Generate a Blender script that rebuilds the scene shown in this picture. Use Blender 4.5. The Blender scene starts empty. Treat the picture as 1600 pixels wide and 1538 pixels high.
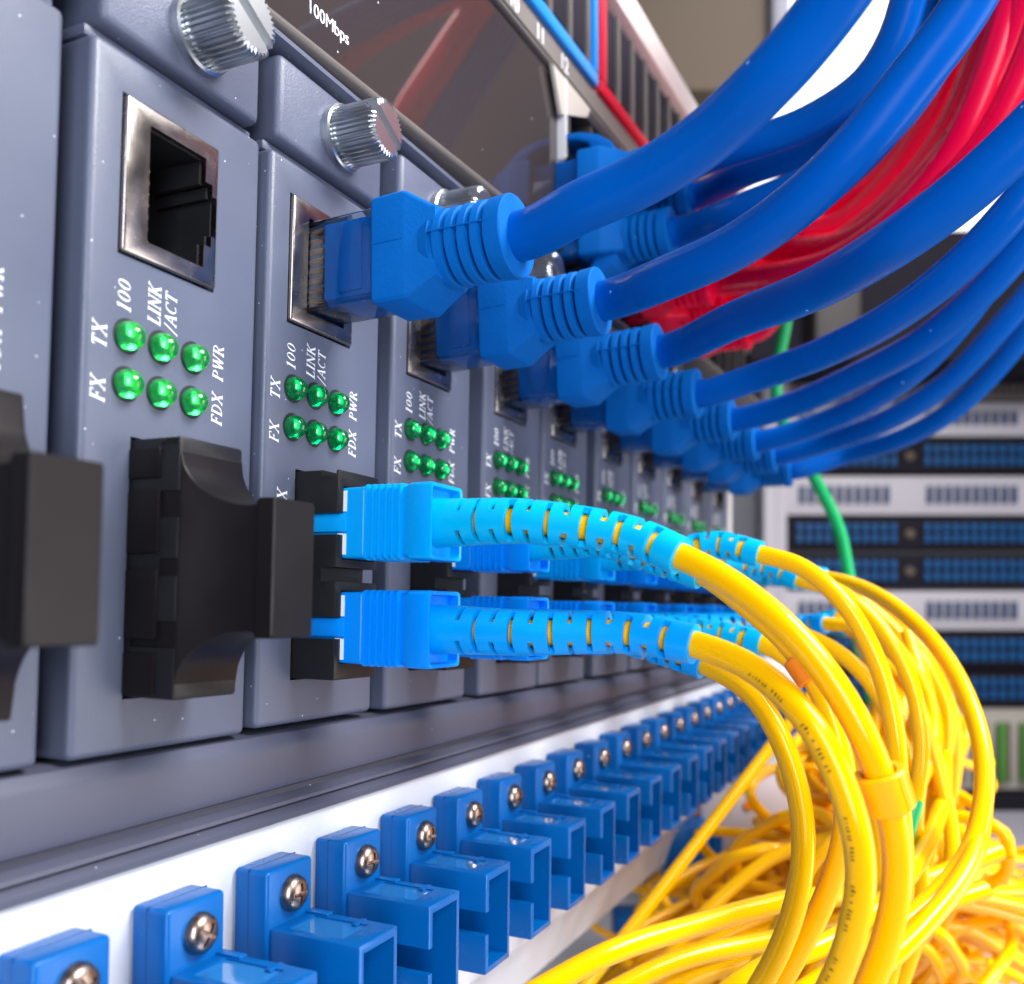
import bpy, bmesh, math, random
from mathutils import Vector, Matrix
random.seed(7)
S = 0.001                                    # everything below is written in millimetres
scn = bpy.context.scene

# ------------------------------------------------------------------ camera
F, CY, YAW, PIT, ROL, D = 1509.15, 890.04, .4432, .0409, .0167, 77.4
fw = Vector((math.cos(YAW)*math.cos(PIT), math.sin(YAW)*math.cos(PIT), math.sin(PIT)))
rt = Vector((math.sin(YAW), -math.cos(YAW), 0)); up = rt.cross(fw)
r2 = rt*math.cos(ROL)+up*math.sin(ROL); u2 = -rt*math.sin(ROL)+up*math.cos(ROL)
CAM = Vector((0, -D, 0))
cd = bpy.data.cameras.new('camera'); cam = bpy.data.objects.new('camera', cd)
scn.collection.objects.link(cam); scn.camera = cam
M = Matrix((r2, u2, -fw)).transposed().to_4x4(); M.translation = CAM*S
cam.matrix_world = M
cd.sensor_width = 36; cd.lens = F/1600*36; cd.shift_y = (CY-769)/1600
cd.clip_start = .002; cd.clip_end = 20
cd.dof.use_dof = True; cd.dof.focus_distance = .122; cd.dof.aperture_fstop = 24.5; cd.dof.aperture_blades = 7

# ------------------------------------------------------------------ room light
w = bpy.data.worlds.new('World'); scn.world = w; w.use_nodes = True
nt = w.node_tree; nt.nodes.clear()
tc = nt.nodes.new('ShaderNodeTexCoord'); sp = nt.nodes.new('ShaderNodeSeparateXYZ')
rp = nt.nodes.new('ShaderNodeValToRGB'); bg = nt.nodes.new('ShaderNodeBackground'); wo = nt.nodes.new('ShaderNodeOutputWorld')
mp = nt.nodes.new('ShaderNodeMapRange'); mp.inputs[1].default_value = -1; mp.inputs[2].default_value = 1
nt.links.new(tc.outputs['Generated'], sp.inputs[0]); nt.links.new(sp.outputs[2], mp.inputs[0])
nt.links.new(mp.outputs[0], rp.inputs[0]); nt.links.new(rp.outputs[0], bg.inputs[0]); nt.links.new(bg.outputs[0], wo.inputs[0])
rp.color_ramp.elements[0].position = .25; rp.color_ramp.elements[0].color = (.20, .19, .21, 1)
rp.color_ramp.elements[1].position = .78; rp.color_ramp.elements[1].color = (.80, .82, .97, 1)
bg.inputs[1].default_value = .13

def area(name, loc, target, size, power, col):
    l = bpy.data.lights.new(name, 'AREA'); l.shape = 'RECTANGLE'; l.size = size[0]; l.size_y = size[1]
    l.energy = power; l.color = col
    o = bpy.data.objects.new(name, l); scn.collection.objects.link(o)
    o.location = Vector(loc)*S
    o.rotation_euler = (Vector(target)-Vector(loc)).to_track_quat('-Z', 'Y').to_euler()
    return o
area('softbox_left', (-350, -330, 90), (90, 0, 10), (.18, .50), 4.4, (.84, .90, 1))
area('softbox_above', (190, -500, 520), (180, 0, 0), (.34, .26), 12.8, (1, .985, .97))
area('fill_front', (420, -620, -60), (180, -30, 0), (.25, .5), 3.0, (1, .96, .94))  # low fill light added out of view
area('background_fill', (700, -500, 900), (1100, 200, 0), (.6, .6), 5, (1, .98, .98))  # added out of view to brighten the far background

scn.view_settings.view_transform = 'Standard'; scn.view_settings.look = 'None'
scn.view_settings.exposure = -0.15; scn.view_settings.gamma = 1; scn.view_settings.use_curve_mapping = False

# ------------------------------------------------------------------ materials
def mat(name, col, rough=.5, metal=0, spec=.5, coat=0, bump=0, bscale=900, specks=0, var=0, trans=0, ior=1.45, emis=None, vscale=60, sss=0, coatr=.05, speckcol=(.75, .78, .85, 1), sscale=420):
    m = bpy.data.materials.new(name); m.use_nodes = True; t = m.node_tree; b = t.nodes['Principled BSDF']
    b.inputs['Base Color'].default_value = (*col, 1); b.inputs['Roughness'].default_value = rough
    b.inputs['Metallic'].default_value = metal; b.inputs['Specular IOR Level'].default_value = spec
    b.inputs['Coat Weight'].default_value = coat; b.inputs['Coat Roughness'].default_value = coatr
    b.inputs['Transmission Weight'].default_value = trans; b.inputs['IOR'].default_value = ior
    if sss:
        b.inputs['Subsurface Weight'].default_value = sss; b.inputs['Subsurface Radius'].default_value = (1, .8, .5); b.inputs['Subsurface Scale'].default_value = .001
    if emis:
        b.inputs['Emission Color'].default_value = (*emis[:3], 1); b.inputs['Emission Strength'].default_value = emis[3]
    co = t.nodes.new('ShaderNodeTexCoord')
    cur = None
    if var:
        n = t.nodes.new('ShaderNodeTexNoise'); n.inputs['Scale'].default_value = vscale; n.inputs['Detail'].default_value = 6
        t.links.new(co.outputs['Object'], n.inputs['Vector'])
        mx = t.nodes.new('ShaderNodeMix'); mx.data_type = 'RGBA'
        mx.inputs[6].default_value = tuple(c*(1-var) for c in col)+(1,); mx.inputs[7].default_value = tuple(min(1, c*(1+var)) for c in col)+(1,)
        t.links.new(n.outputs['Fac'], mx.inputs[0]); cur = mx.outputs[2]
        mr = t.nodes.new('ShaderNodeMapRange'); mr.inputs[1].default_value = .3; mr.inputs[2].default_value = .7
        mr.inputs[3].default_value = max(.02, rough*.8); mr.inputs[4].default_value = min(1, rough*1.25)
        t.links.new(n.outputs['Fac'], mr.inputs[0]); t.links.new(mr.outputs[0], b.inputs['Roughness'])
    if specks:
        v = t.nodes.new('ShaderNodeTexVoronoi'); v.inputs['Scale'].default_value = sscale
        oi = t.nodes.new('ShaderNodeObjectInfo'); va = t.nodes.new('ShaderNodeVectorMath'); t.links.new(co.outputs['Object'], va.inputs[0]); t.links.new(oi.outputs['Random'], va.inputs[1]); t.links.new(va.outputs[0], v.inputs['Vector'])
        g = t.nodes.new('ShaderNodeMath'); g.operation = 'LESS_THAN'; g.inputs[1].default_value = .085
        t.links.new(v.outputs['Distance'], g.inputs[0])
        wn = t.nodes.new('ShaderNodeSeparateColor'); t.links.new(v.outputs['Color'], wn.inputs[0])
        g2 = t.nodes.new('ShaderNodeMath'); g2.operation = 'GREATER_THAN'; g2.inputs[1].default_value = 1-specks
        t.links.new(wn.outputs[0], g2.inputs[0])
        g3 = t.nodes.new('ShaderNodeMath'); g3.operation = 'MULTIPLY'
        t.links.new(g.outputs[0], g3.inputs[0]); t.links.new(g2.outputs[0], g3.inputs[1])
        mx = t.nodes.new('ShaderNodeMix'); mx.data_type = 'RGBA'; mx.inputs[6].default_value = (*col, 1); mx.inputs[7].default_value = speckcol
        t.links.new(g3.outputs[0], mx.inputs[0])
        if cur: t.links.new(cur, mx.inputs[6])
        cur = mx.outputs[2]
    if cur: t.links.new(cur, b.inputs['Base Color'])
    if bump:
        n = t.nodes.new('ShaderNodeTexNoise'); n.inputs['Scale'].default_value = bscale; n.inputs['Detail'].default_value = 3
        t.links.new(co.outputs['Object'], n.inputs['Vector'])
        bp = t.nodes.new('ShaderNodeBump'); bp.inputs['Strength'].default_value = bump; bp.inputs['Distance'].default_value = .0003
        t.links.new(n.outputs['Fac'], bp.inputs['Height']); t.links.new(bp.outputs[0], b.inputs['Normal'])
        if coat: t.links.new(bp.outputs[0], b.inputs['Coat Normal'])
    return m
PAINT = mat('card_paint', (.082, .095, .142), .36, bump=.16, bscale=5200, specks=.10, sscale=1000, var=.13, vscale=55)
HANDLE = mat('handle_paint', (.085, .098, .15), .38, bump=.22, bscale=5200, specks=.06, sscale=1000, var=.1)
RAIL = mat('rail_paint', (.066, .07, .105), .46, bump=.14, bscale=5000, specks=.05, sscale=1000, var=.1)
DARK = mat('dark_inside', (.012, .013, .018), .6)
BLACK = mat('black_plastic', (.010, .010, .012), .45, spec=.35, bump=.08, bscale=1500, specks=.10, var=.25, vscale=120)
PLUGBLACK = mat('dust_plug_plastic', (.009, .007, .008), .40, spec=.2, bump=.10, bscale=300, var=.3, vscale=90)
NICKEL = mat('socket_metal', (.30, .265, .25), .25, metal=1, var=.15, vscale=300, bump=.05)
GOLD = mat('contact_gold', (.75, .5, .22), .25, metal=1)
STEEL = mat('knob_steel', (.58, .60, .62), .28, metal=1)
SCREW = mat('screw_nickel', (.34, .26, .22), .32, metal=1, var=.3, vscale=700, bump=.1)
WHITEINK = mat('white_ink', (.82, .83, .86), .5)
LED = mat('green_led', (.0, .42, .10), .16, trans=.85, ior=1.5)
LEDON = mat('lit_green_led', (.04, .62, .14), .16, trans=.85, ior=1.5)
DIE = mat('led_die', (.02, .25, .05), .4, emis=(.02, .6, .10, .10))
DIEON = mat('lit_led_die', (.1, .6, .05), .4, emis=(.30, 1, .12, 1.1))
BLUE = mat('blue_pvc', (.0, .088, .42), .30, spec=.07, bump=.10, bscale=420, specks=.06, var=.10, vscale=50, speckcol=(.3, .5, .8, 1))
BOOT = mat('blue_rubber', (.0, .115, .44), .6, spec=.12, bump=.22, bscale=2500, var=.10, vscale=200, specks=.04, speckcol=(.2, .5, .8, 1))
CLEAR = mat('clear_plastic', (.86, .93, 1), .02, trans=1, ior=1.40)
SCBLUE = mat('connector_blue', (.0, .33, .80), .30, spec=.25, bump=.04, var=.05, specks=.02, sss=.12)
SCBLUE2 = mat('deeper_connector_blue', (.0, .24, .82), .30, spec=.25, bump=.04, var=.05, sss=.12)
SBOOT = mat('boot_sky_blue', (.0, .44, .78), .32, spec=.25, bump=.06, var=.06, specks=.03, sss=.15)
SBOOT2 = mat('boot_mid_blue', (.0, .33, .85), .32, spec=.25, bump=.06, var=.06, specks=.03, sss=.15)
YELLOW = mat('yellow_jacket', (.95, .48, .0), .15, spec=.30, bump=.03, bscale=500, var=.03)
ORANGE = mat('orange_clip_plastic', (.95, .24, .0), .35, var=.05)
YCLIP = mat('yellow_clip_plastic', (.95, .44, .0), .30, var=.08, specks=.05, speckcol=(.3, .2, .05, 1))
INK = mat('black_ink', (.03, .02, .01), .6)
RED = mat('red_pvc', (.95, .0, .045), .28, spec=.4, var=.06)
GREEN = mat('green_pvc', (.0, .42, .12), .35)
ADAPT = mat('adapter_blue', (.0, .092, .33), .28, spec=.3, bump=.06, bscale=1200, var=.06, specks=.06, speckcol=(.35, .55, .8, 1))
WHITE = mat('white_powder_coat', (.60, .62, .68), .38, bump=.22, bscale=900, var=.03, specks=.04, speckcol=(.35, .35, .4, 1), sscale=300)
GLOSS = mat('glossy_black_panel', (.040, .031, .031), .03, spec=.5, ior=1.62, specks=.03, sscale=600)
TRIM = mat('bronze_grey_trim', (.10, .088, .082), .36, bump=.06, var=.1)
LGREY = mat('light_grey_metal', (.50, .49, .50), .4, var=.06)
TAN = mat('tan_board', (.15, .115, .085), .7, var=.18, vscale=4)
FGREY = mat('floor_grey', (.52, .51, .56), .55, var=.06, vscale=8)
FDARK = mat('far_dark', (.020, .018, .026), .7, spec=.08, var=.2)
FBLUE = mat('far_port_blue', (.0, .11, .34), .5, var=.25, vscale=60)
FBLUE2 = mat('far_port_navy', (.03, .06, .16), .5, var=.3, vscale=60)
FWHITE = mat('far_panel_white', (.60, .57, .62), .5, var=.05, vscale=10)
FGREEN = mat('far_green', (.10, .30, .05), .6, var=.3, vscale=60)
BEIGE = mat('far_beige', (.50, .45, .40), .6, var=.1)
WALLW = mat('white_wall', (.88, .88, .88), .7, emis=None)

# ------------------------------------------------------------------ helpers
def frame(t):
    a = Vector((0, 0, 1)) if abs(t.z) < .9 else Vector((1, 0, 0))
    s = t.cross(a).normalized(); return s, s.cross(t).normalized()
class MB:
    def __init__(s): s.bm = bmesh.new()
    def box(s, x0, x1, y0, y1, z0, z1, bev=0, seg=2, rot=None):
        b = bmesh.new(); r = bmesh.ops.create_cube(b, size=1)
        for v in b.verts:
            v.co = Vector(((x0+x1)/2+v.co.x*(x1-x0), (y0+y1)/2+v.co.y*(y1-y0), (z0+z1)/2+v.co.z*(z1-z0)))
        if bev: bmesh.ops.bevel(b, geom=b.edges[:], offset=bev, segments=seg, profile=.5, affect='EDGES')
        if rot:
            c, ax, an = rot; bmesh.ops.rotate(b, verts=b.verts, cent=c, matrix=Matrix.Rotation(an, 3, ax))
        s.add(b); return s
    def add(s, b):
        m = bpy.data.meshes.new('tmp'); b.to_mesh(m); b.free(); s.bm.from_mesh(m); bpy.data.meshes.remove(m)
    def rings(s, rs, close=True, caps=True):
        vs = [[s.bm.verts.new(p) for p in r] for r in rs]; n = len(vs[0])
        for a, b in zip(vs, vs[1:]):
            for i in range(n if close else n-1):
                j = (i+1) % n; s.bm.faces.new((a[i], a[j], b[j], b[i]))
        if caps:
            s.bm.faces.new(vs[0][::-1]); s.bm.faces.new(vs[-1])
        return s
    def lathe(s, prof, c=(0, 0, 0), axis=(0, -1, 0), n=32, sx=1, caps=True):
        c = Vector(c); t = Vector(axis).normalized(); a, b = frame(t)
        return s.rings([[c+t*y+a*(math.cos(2*math.pi*i/n)*r)*sx+b*(math.sin(2*math.pi*i/n)*r) for i in range(n)] for y, r in prof], caps=caps)
    def sections(s, secs, ch=.5, cx=0, cz=0):      # rounded-rectangle rings along -y : (distance out, half x, half z)
        rs = []
        for y, hx, hz in secs:
            q = []
            for sx, sz in ((1, 1), (-1, 1), (-1, -1), (1, -1)):
                for k in range(4):
                    a = math.radians(k*30); ca, sa = math.cos(a), math.sin(a)
                    if (sx, sz) == (-1, 1): ca, sa = -sa, ca
                    elif (sx, sz) == (-1, -1): ca, sa = -ca, -sa
                    elif (sx, sz) == (1, -1): ca, sa = sa, -ca
                    q.append(Vector((cx+sx*(hx-ch)+ca*ch, -y, cz+sz*(hz-ch)+sa*ch)))
            rs.append(q)
        return s.rings(rs)
    def prism(s, pts, ext, axis='x', off=0, bev=0):       # pts are 2-D; axis x: (y,z) ; axis y: (x,z)
        b = bmesh.new()
        f3 = (lambda p, t: Vector((t, p[0], p[1]))) if axis == 'x' else (lambda p, t: Vector((p[0], t, p[1])))
        A = [b.verts.new(f3(p, off)) for p in pts]; B = [b.verts.new(f3(p, off+ext)) for p in pts]; n = len(pts)
        b.faces.new(A); b.faces.new(B[::-1])
        for i in range(n): b.faces.new((A[i], B[i], B[(i+1) % n], A[(i+1) % n]))
        bmesh.ops.recalc_face_normals(b, faces=b.faces)
        if bev: bmesh.ops.bevel(b, geom=b.edges[:], offset=bev, segments=2, profile=.5, affect='EDGES')
        s.add(b); return s
    def sweep(s, path, rad, n=18, caps=True):
        fr = frames(path); L = len(path)-1
        rs = []
        for i, (p, (t, a, b)) in enumerate(zip(path, fr)):
            r = rad(i/L) if callable(rad) else rad
            rs.append([p+a*(math.cos(2*math.pi*k/n)*r)+b*(math.sin(2*math.pi*k/n)*r) for k in range(n)])
        return s.rings(rs, caps=caps)
    def build(s, name, m, parent=None, sharp=35, kind=None):
        bm = s.bm; bmesh.ops.recalc_face_normals(bm, faces=bm.faces)
        bmesh.ops.scale(bm, vec=(S, S, S), verts=bm.verts)
        me = bpy.data.meshes.new(name); bm.to_mesh(me); bm.free(); me.materials.append(m)
        finish(me, sharp)
        o = bpy.data.objects.new(name, me); scn.collection.objects.link(o)
        if parent: o.parent = parent
        if kind: o['kind'] = kind
        return o
def finish(me, sharp=35):
    me.polygons.foreach_set('use_smooth', [True]*len(me.polygons))
    me.set_sharp_from_angle(angle=math.radians(sharp)); me.update()
def frames(path):
    out = []; n = len(path); a = None
    for i in range(n):
        t = (path[min(i+1, n-1)]-path[max(i-1, 0)]).normalized()
        if a is None: a, b = frame(t)
        else:
            a = (a-t*a.dot(t)).normalized(); b = t.cross(a)*1.0
        b = t.cross(a)
        out.append((t, a.copy(), b.copy()))
    return out
def spline(pts, step=1.6):
    pts = [Vector(p) for p in pts]; P = [pts[0]*2-pts[1]]+pts+[pts[-1]*2-pts[-2]]; out = []
    for i in range(1, len(P)-2):
        p0, p1, p2, p3 = P[i-1:i+3]; n = max(3, int((p2-p1).length/step))
        # centripetal-ish tangents keep hanging curves free of loops
        d0, d1, d2 = [(max(1e-3, (b-a).length))**.5 for a, b in ((p0, p1), (p1, p2), (p2, p3))]
        m1 = ((p1-p0)/d0-(p2-p0)/(d0+d1)+(p2-p1)/d1)*d1; m2 = ((p2-p1)/d1-(p3-p1)/(d1+d2)+(p3-p2)/d2)*d1
        for k in range(n):
            t = k/n; t2 = t*t; t3 = t2*t
            out.append(p1*(2*t3-3*t2+1)+m1*(t3-2*t2+t)+p2*(-2*t3+3*t2)+m2*(t3-t2))
    out.append(pts[-1]); return out
def boolean(o, cutters, sharp=35):
    for c in cutters:
        m = o.modifiers.new('b', 'BOOLEAN'); m.operation = 'DIFFERENCE'; m.object = c; m.solver = 'EXACT'
    bpy.context.view_layer.update()
    me = bpy.data.meshes.new_from_object(o.evaluated_get(bpy.context.evaluated_depsgraph_get()))
    o.modifiers.clear(); old = o.data; nm = old.name; o.data = me; bpy.data.meshes.remove(old); me.name = nm; finish(me, sharp)
    for c in cutters:
        d = c.data; bpy.data.objects.remove(c); bpy.data.meshes.remove(d)
def solidify(o, th, sharp=35):
    m = o.modifiers.new('s', 'SOLIDIFY'); m.thickness = th*S; m.offset = -1
    bpy.context.view_layer.update()
    me = bpy.data.meshes.new_from_object(o.evaluated_get(bpy.context.evaluated_depsgraph_get()))
    o.modifiers.clear(); old = o.data; o.data = me; bpy.data.meshes.remove(old); finish(me, sharp)
def tag(o, label=None, cat=None, group=None, kind=None):
    if label: o['label'] = label
    if cat: o['category'] = cat
    if group: o['group'] = group
    if kind: o['kind'] = kind
    return o
def thing(name, label, cat, loc=(0, 0, 0), rot=(0, 0, 0), group=None):
    o = bpy.data.objects.new(name, None); o.empty_display_size = .003; scn.collection.objects.link(o)
    o.location = Vector(loc)*S; o.rotation_euler = rot
    return tag(o, label, cat, group)
def copy_tree(o, parent=None):
    c = o.copy(); scn.collection.objects.link(c); c.parent = parent
    for ch in o.children: copy_tree(ch, c)
    return c
def at(u, v, d): return CAM+(fw+r2*((u-800)/F)-u2*((v-CY)/F))*d
def aty(u, v, y):
    r = fw+r2*((u-800)/F)-u2*((v-CY)/F); return CAM+r*((y+D)/r.y)

# serif lettering as strokes ---------------------------------------------------
G = {
 'T': (.62, [('l', .31, 0, .31, .95, .13), ('l', .04, .97, .58, .97, .06), ('l', .05, .97, .05, .80, .05), ('l', .57, .97, .57, .80, .05), ('l', .18, .02, .44, .02, .05)]),
 'X': (.68, [('l', .08, .98, .60, .02, .13), ('l', .60, .98, .08, .02, .055), ('l', 0, .98, .24, .98, .05), ('l', .46, .98, .70, .98, .05), ('l', 0, .02, .22, .02, .05), ('l', .44, .02, .70, .02, .05)]),
 'F': (.56, [('l', .14, 0, .14, 1, .13), ('l', .02, .98, .52, .98, .05), ('l', .52, .98, .52, .78, .05), ('l', .14, .52, .40, .52, .05), ('l', .40, .62, .40, .42, .05), ('l', .02, .02, .28, .02, .05)]),
 'L': (.56, [('l', .14, 0, .14, 1, .13), ('l', .02, .98, .28, .98, .05), ('l', .02, .02, .50, .02, .05), ('l', .51, 0, .51, .22, .05)]),
 'I': (.30, [('l', .15, 0, .15, 1, .13), ('l', .02, .98, .28, .98, .05), ('l', .02, .02, .28, .02, .05)]),
 'N': (.72, [('l', .12, 0, .12, 1, .055), ('l', .10, .98, .60, .02, .13), ('l', .60, 0, .60, 1, .055), ('l', 0, .98, .20, .98, .05), ('l', .48, .98, .72, .98, .05), ('l', 0, .02, .24, .02, .05)]),
 'K': (.66, [('l', .14, 0, .14, 1, .13), ('l', .02, .98, .28, .98, .05), ('l', .02, .02, .28, .02, .05), ('l', .18, .42, .56, .98, .055), ('l', .28, .56, .60, .02, .13), ('l', .44, .98, .66, .98, .05), ('l', .46, .02, .70, .02, .05)]),
 'A': (.66, [('l', .06, .02, .34, 1, .055), ('l', .34, 1, .60, .02, .13), ('l', .16, .34, .50, .34, .05), ('l', -.04, .02, .18, .02, .05), ('l', .46, .02, .72, .02, .05)]),
 'C': (.64, [('a', .36, .5, .29, .46, 50, 310, .11), ('l', .57, .98, .57, .72, .05)]),
 'D': (.68, [('l', .14, 0, .14, 1, .13), ('l', .02, .98, .30, .98, .05), ('l', .02, .02, .30, .02, .05), ('a', .28, .5, .32, .47, -90, 90, .10)]),
 'P': (.58, [('l', .14, 0, .14, 1, .13), ('l', .02, .98, .30, .98, .05), ('l', .02, .02, .28, .02, .05), ('a', .28, .74, .22, .23, -90, 90, .09)]),
 'R': (.66, [('l', .14, 0, .14, 1, .13), ('l', .02, .98, .30, .98, .05), ('l', .02, .02, .28, .02, .05), ('a', .28, .74, .22, .23, -90, 90, .09), ('l', .32, .50, .58, .02, .12), ('l', .50, .02, .70, .02, .05)]),
 'W': (.94, [('l', .08, .98, .30, .02, .12), ('l', .30, .02, .48, .98, .055), ('l', .44, .98, .66, .02, .12), ('l', .66, .02, .86, .98, .055), ('l', 0, .98, .22, .98, .05), ('l', .36, .98, .56, .98, .05), ('l', .76, .98, .98, .98, .05)]),
 '1': (.46, [('l', .24, 0, .24, 1, .13), ('l', .10, .86, .24, .98, .05), ('l', .10, .02, .38, .02, .05)]),
 '0': (.58, [('a', .28, .5, .20, .44, 0, 360, .11)]),
 '/': (.40, [('l', 0, -.15, .38, 1.05, .06)]),
}
def write(mb, text, x, z, h, y=-.03, track=.10, shear=.18, width=1.0):
    """lettering that reads upwards: letter direction +z, letter tops towards -x"""
    pen = 0
    def put(poly):
        A = []
        for px, py in poly:
            gx = (pen+px+shear*py)*h*width; gy = py*h
            A.append((x-gy, z+gx))
        mb.prism(A, .05, axis='y', off=y)
    for ch in text:
        wd, st = G[ch]
        for s_ in st:
            if s_[0] == 'l':
                _, x0, y0, x1, y1, wt = s_; dx, dy = x1-x0, y1-y0; L = math.hypot(dx, dy); nx, ny = -dy/L*wt/2, dx/L*wt/2
                put([(x0+nx, y0+ny), (x1+nx, y1+ny), (x1-nx, y1-ny), (x0-nx, y0-ny)])
            else:
                _, cx, cy_, rx, ry, a0, a1, wt = s_; N = max(4, int(abs(a1-a0)/24))
                for k in range(N):
                    q = []
                    for aa, sg in ((k, 1), (k+1, 1), (k+1, -1), (k, -1)):
                        an = math.radians(a0+(a1-a0)*aa/N); th = wt*(.25+.75*abs(math.cos(an)))/2
                        q.append((cx+math.cos(an)*(rx+sg*th), cy_+math.sin(an)*(ry+sg*th*.7)))
                    put(q)
        pen += wd+track
def sans(txt, size, m, parent, loc, name='lettering', ry=0, shear=0):
    c = bpy.data.curves.new(name, 'FONT'); c.body = txt; c.size = size*S; c.extrude = .00002; c.shear = shear
    o = bpy.data.objects.new(name, c); scn.collection.objects.link(o); bpy.context.view_layer.update()
    me = bpy.data.meshes.new_from_object(o.evaluated_get(bpy.context.evaluated_depsgraph_get())); bpy.data.objects.remove(o)
    me.transform(Matrix.Rotation(math.radians(90), 4, 'X')); me.materials.clear(); me.materials.append(m)
    o = bpy.data.objects.new(name, me); scn.collection.objects.link(o); o.parent = parent; o.location = Vector(loc)*S
    return o

# ------------------------------------------------------------------ chassis of the card cage
ch = thing('card_cage', 'blue grey chassis frame holding the upright converter cards above white panel', 'equipment rack', (150, 20, 20))
def local(mb, o):
    bmesh.ops.translate(mb.bm, vec=-Vector(o.location)/S, verts=mb.bm.verts); return mb
X0, X1 = 10, 346
prof = [(16, -15.6), (2.2, -15.6), (.6, -16.0), (-.2, -16.9), (-.45, -17.6), (-.45, -22.2), (-.1, -23.0), (1.0, -23.5), (1.1, -24.2), (.1, -24.5), (-.5, -24.8), (-.6, -25.2), (.0, -25.5), (-.8, -25.8), (-1.3, -26.2), (-1.2, -26.9), (-.6, -27.2), (4, -27.3), (16, -27.3)]
local(MB().rings([[Vector((x_, y_, z_+(dz if z_ < -20 else 0))) for y_, z_ in prof] for x_, dz in ((x_, (x_-60)*.0137) for x_ in (X0, X1))]), ch).build('bottom_rail', RAIL, ch, 25)
local(MB().box(X0, X1, 16, 22, -27, 76, 0), ch).build('back_plate', DARK, ch)
local(MB().prism([(16, 69.6), (-.2, 69.6), (-.9, 69.9), (-.9, 70.5), (-.2, 70.9), (16, 70.9)], X1-X0, off=X0), ch).build('top_lip', HANDLE, ch)
local(MB().box(X1-6, X1, -.4, 16, -15.5, 69.5, .4), ch).build('side_bracket', LGREY, ch)

# ------------------------------------------------------------------ converter cards
ZJ = 51.6
card = thing('converter_card', 'x', 'circuit card', (0, 0, 0))
cv = MB().box(-3.9, 20.9, 0, 15, -15.3, 56.0, .8, 4).build('cover', PAINT, card)
c1 = MB().box(-.15, 13.5, -3, 12, ZJ-16.4, ZJ+.15).build('c', PAINT)
c2 = MB().box(2.3, 12.0, -3, 12, -9.8, 16.95).build('c', PAINT)
boolean(cv, [c1, c2])
hd = MB().box(-2.9, 20.5, -.1, 14, 57.6, 68.6, 1.0, 3).build('handle', HANDLE, card)
MB().box(-3.7, 20.7, 1.6, 14, 56.2, 57.4, .25).build('ledge', HANDLE, hd)
kn = MB().lathe([(0, 4.35), (1.2, 4.35), (1.4, 4.1), (1.4, 3.4), (1.41, .1)], (9.9, 0, 63.1), n=40)
kn = kn.build('thumb_screw', STEEL, card)
def knurl():
    mb = MB(); n = 144; rs = []
    for y, k in ((1.35, .96), (1.5, 1), (7.3, 1), (7.7, .95), (7.9, .86)):
        rs.append([Vector((9.9+math.cos(2*math.pi*i/n)*(3.72+.22*(1 if (i % 4) < 2 else -1))*k, -y, 63.1+math.sin(2*math.pi*i/n)*(3.72+.22*(1 if (i % 4) < 2 else -1))*k)) for i in range(n)])
    return mb.rings(rs)
kh = knurl().build('knurled_head', STEEL, kn, 20)
sl = MB().box(5, 15, -9, -6.6, 62.35, 63.85, rot=((9.9, 0, 63.1), 'Y', .5)).build('c', STEEL); boolean(kh, [sl], 20)
# socket shell
so = MB().box(0, 13.3, -.55, 11.5, ZJ-16.2, ZJ, .35, 3).build('socket_shell', NICKEL, card)
cc = MB().prism([(3.1, ZJ-2), (11.2, ZJ-2), (11.2, ZJ-4.6), (12.3, ZJ-4.6), (12.3, ZJ-5.9), (13.0, ZJ-5.9), (13.0, ZJ-10.4), (12.3, ZJ-10.4), (12.3, ZJ-11.7), (11.2, ZJ-11.7), (11.2, ZJ-14.3), (3.1, ZJ-14.3)], 11.6, axis='y', off=-1).build('c', NICKEL)
boolean(so, [cc])
MB().box(1.0, 13.2, 8.0, 11.3, ZJ-15.5, ZJ-.7).build('socket_cavity', BLACK, so)
li = MB()                                           # black plastic lining with its steps
li.box(3.0, 3.25, .2, 8, ZJ-14.5, ZJ-1.8).box(3.0, 11.3, .2, 8, ZJ-14.5, ZJ-14.15).box(3.0, 11.3, .2, 8, ZJ-2.15, ZJ-1.8)
li.box(11.05, 11.5, .3, 8, ZJ-4.75, ZJ-2.0).box(11.05, 11.5, .3, 8, ZJ-14.4, ZJ-11.6).box(12.15, 12.5, .3, 8, ZJ-6.0, ZJ-4.7).box(12.15, 12.5, .3, 8, ZJ-11.6, ZJ-10.3).box(12.9, 13.1, .3, 8, ZJ-10.5, ZJ-5.8)
li.build('lining', BLACK, so)
pn = MB()
for k in range(8): pn.box(3.3, 5.2, 2.2, 8, ZJ-3.75-k*1.27-.12, ZJ-3.75-k*1.27+.12, rot=((3.3, 8, ZJ-8), 'Z', .18))
pn.build('contact_pins', GOLD, so)
for i, x in enumerate((1.45, 5.95, 10.6)):
    for z in (27.05, 22.15):
        r = 1.5
        ld = MB().lathe([(.03, r), (.35, r)]+[(.35+r*1.1*math.sin(a), r*math.cos(a)) for a in [math.pi/2*k/8 for k in range(1, 8)]]+[(.35+r*1.1, .01)], (x, 0, z), n=24).build('led', LED, card)
        MB().lathe([(.005, 1.0), (.02, 1.0), (.025, .02)], (x, 0, z), n=16).build('led_die', DIE, ld)
        MB().lathe([(-.02, r+.32), (.04, r+.32), (.04, r+.02), (-.02, r+.02)], (x, 0, z), n=24, caps=False).build('led_rim', DARK, card)
le = MB()
write(le, 'TX', -1.15, 25.0, 1.75); write(le, 'FX', -1.15, 19.7, 1.75)
write(le, '100', 1.75, 29.4, 1.75); write(le, 'LINK', 5.75, 29.2, 1.7, track=.06); write(le, '/ACT', 8.0, 28.9, 1.6)
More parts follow.
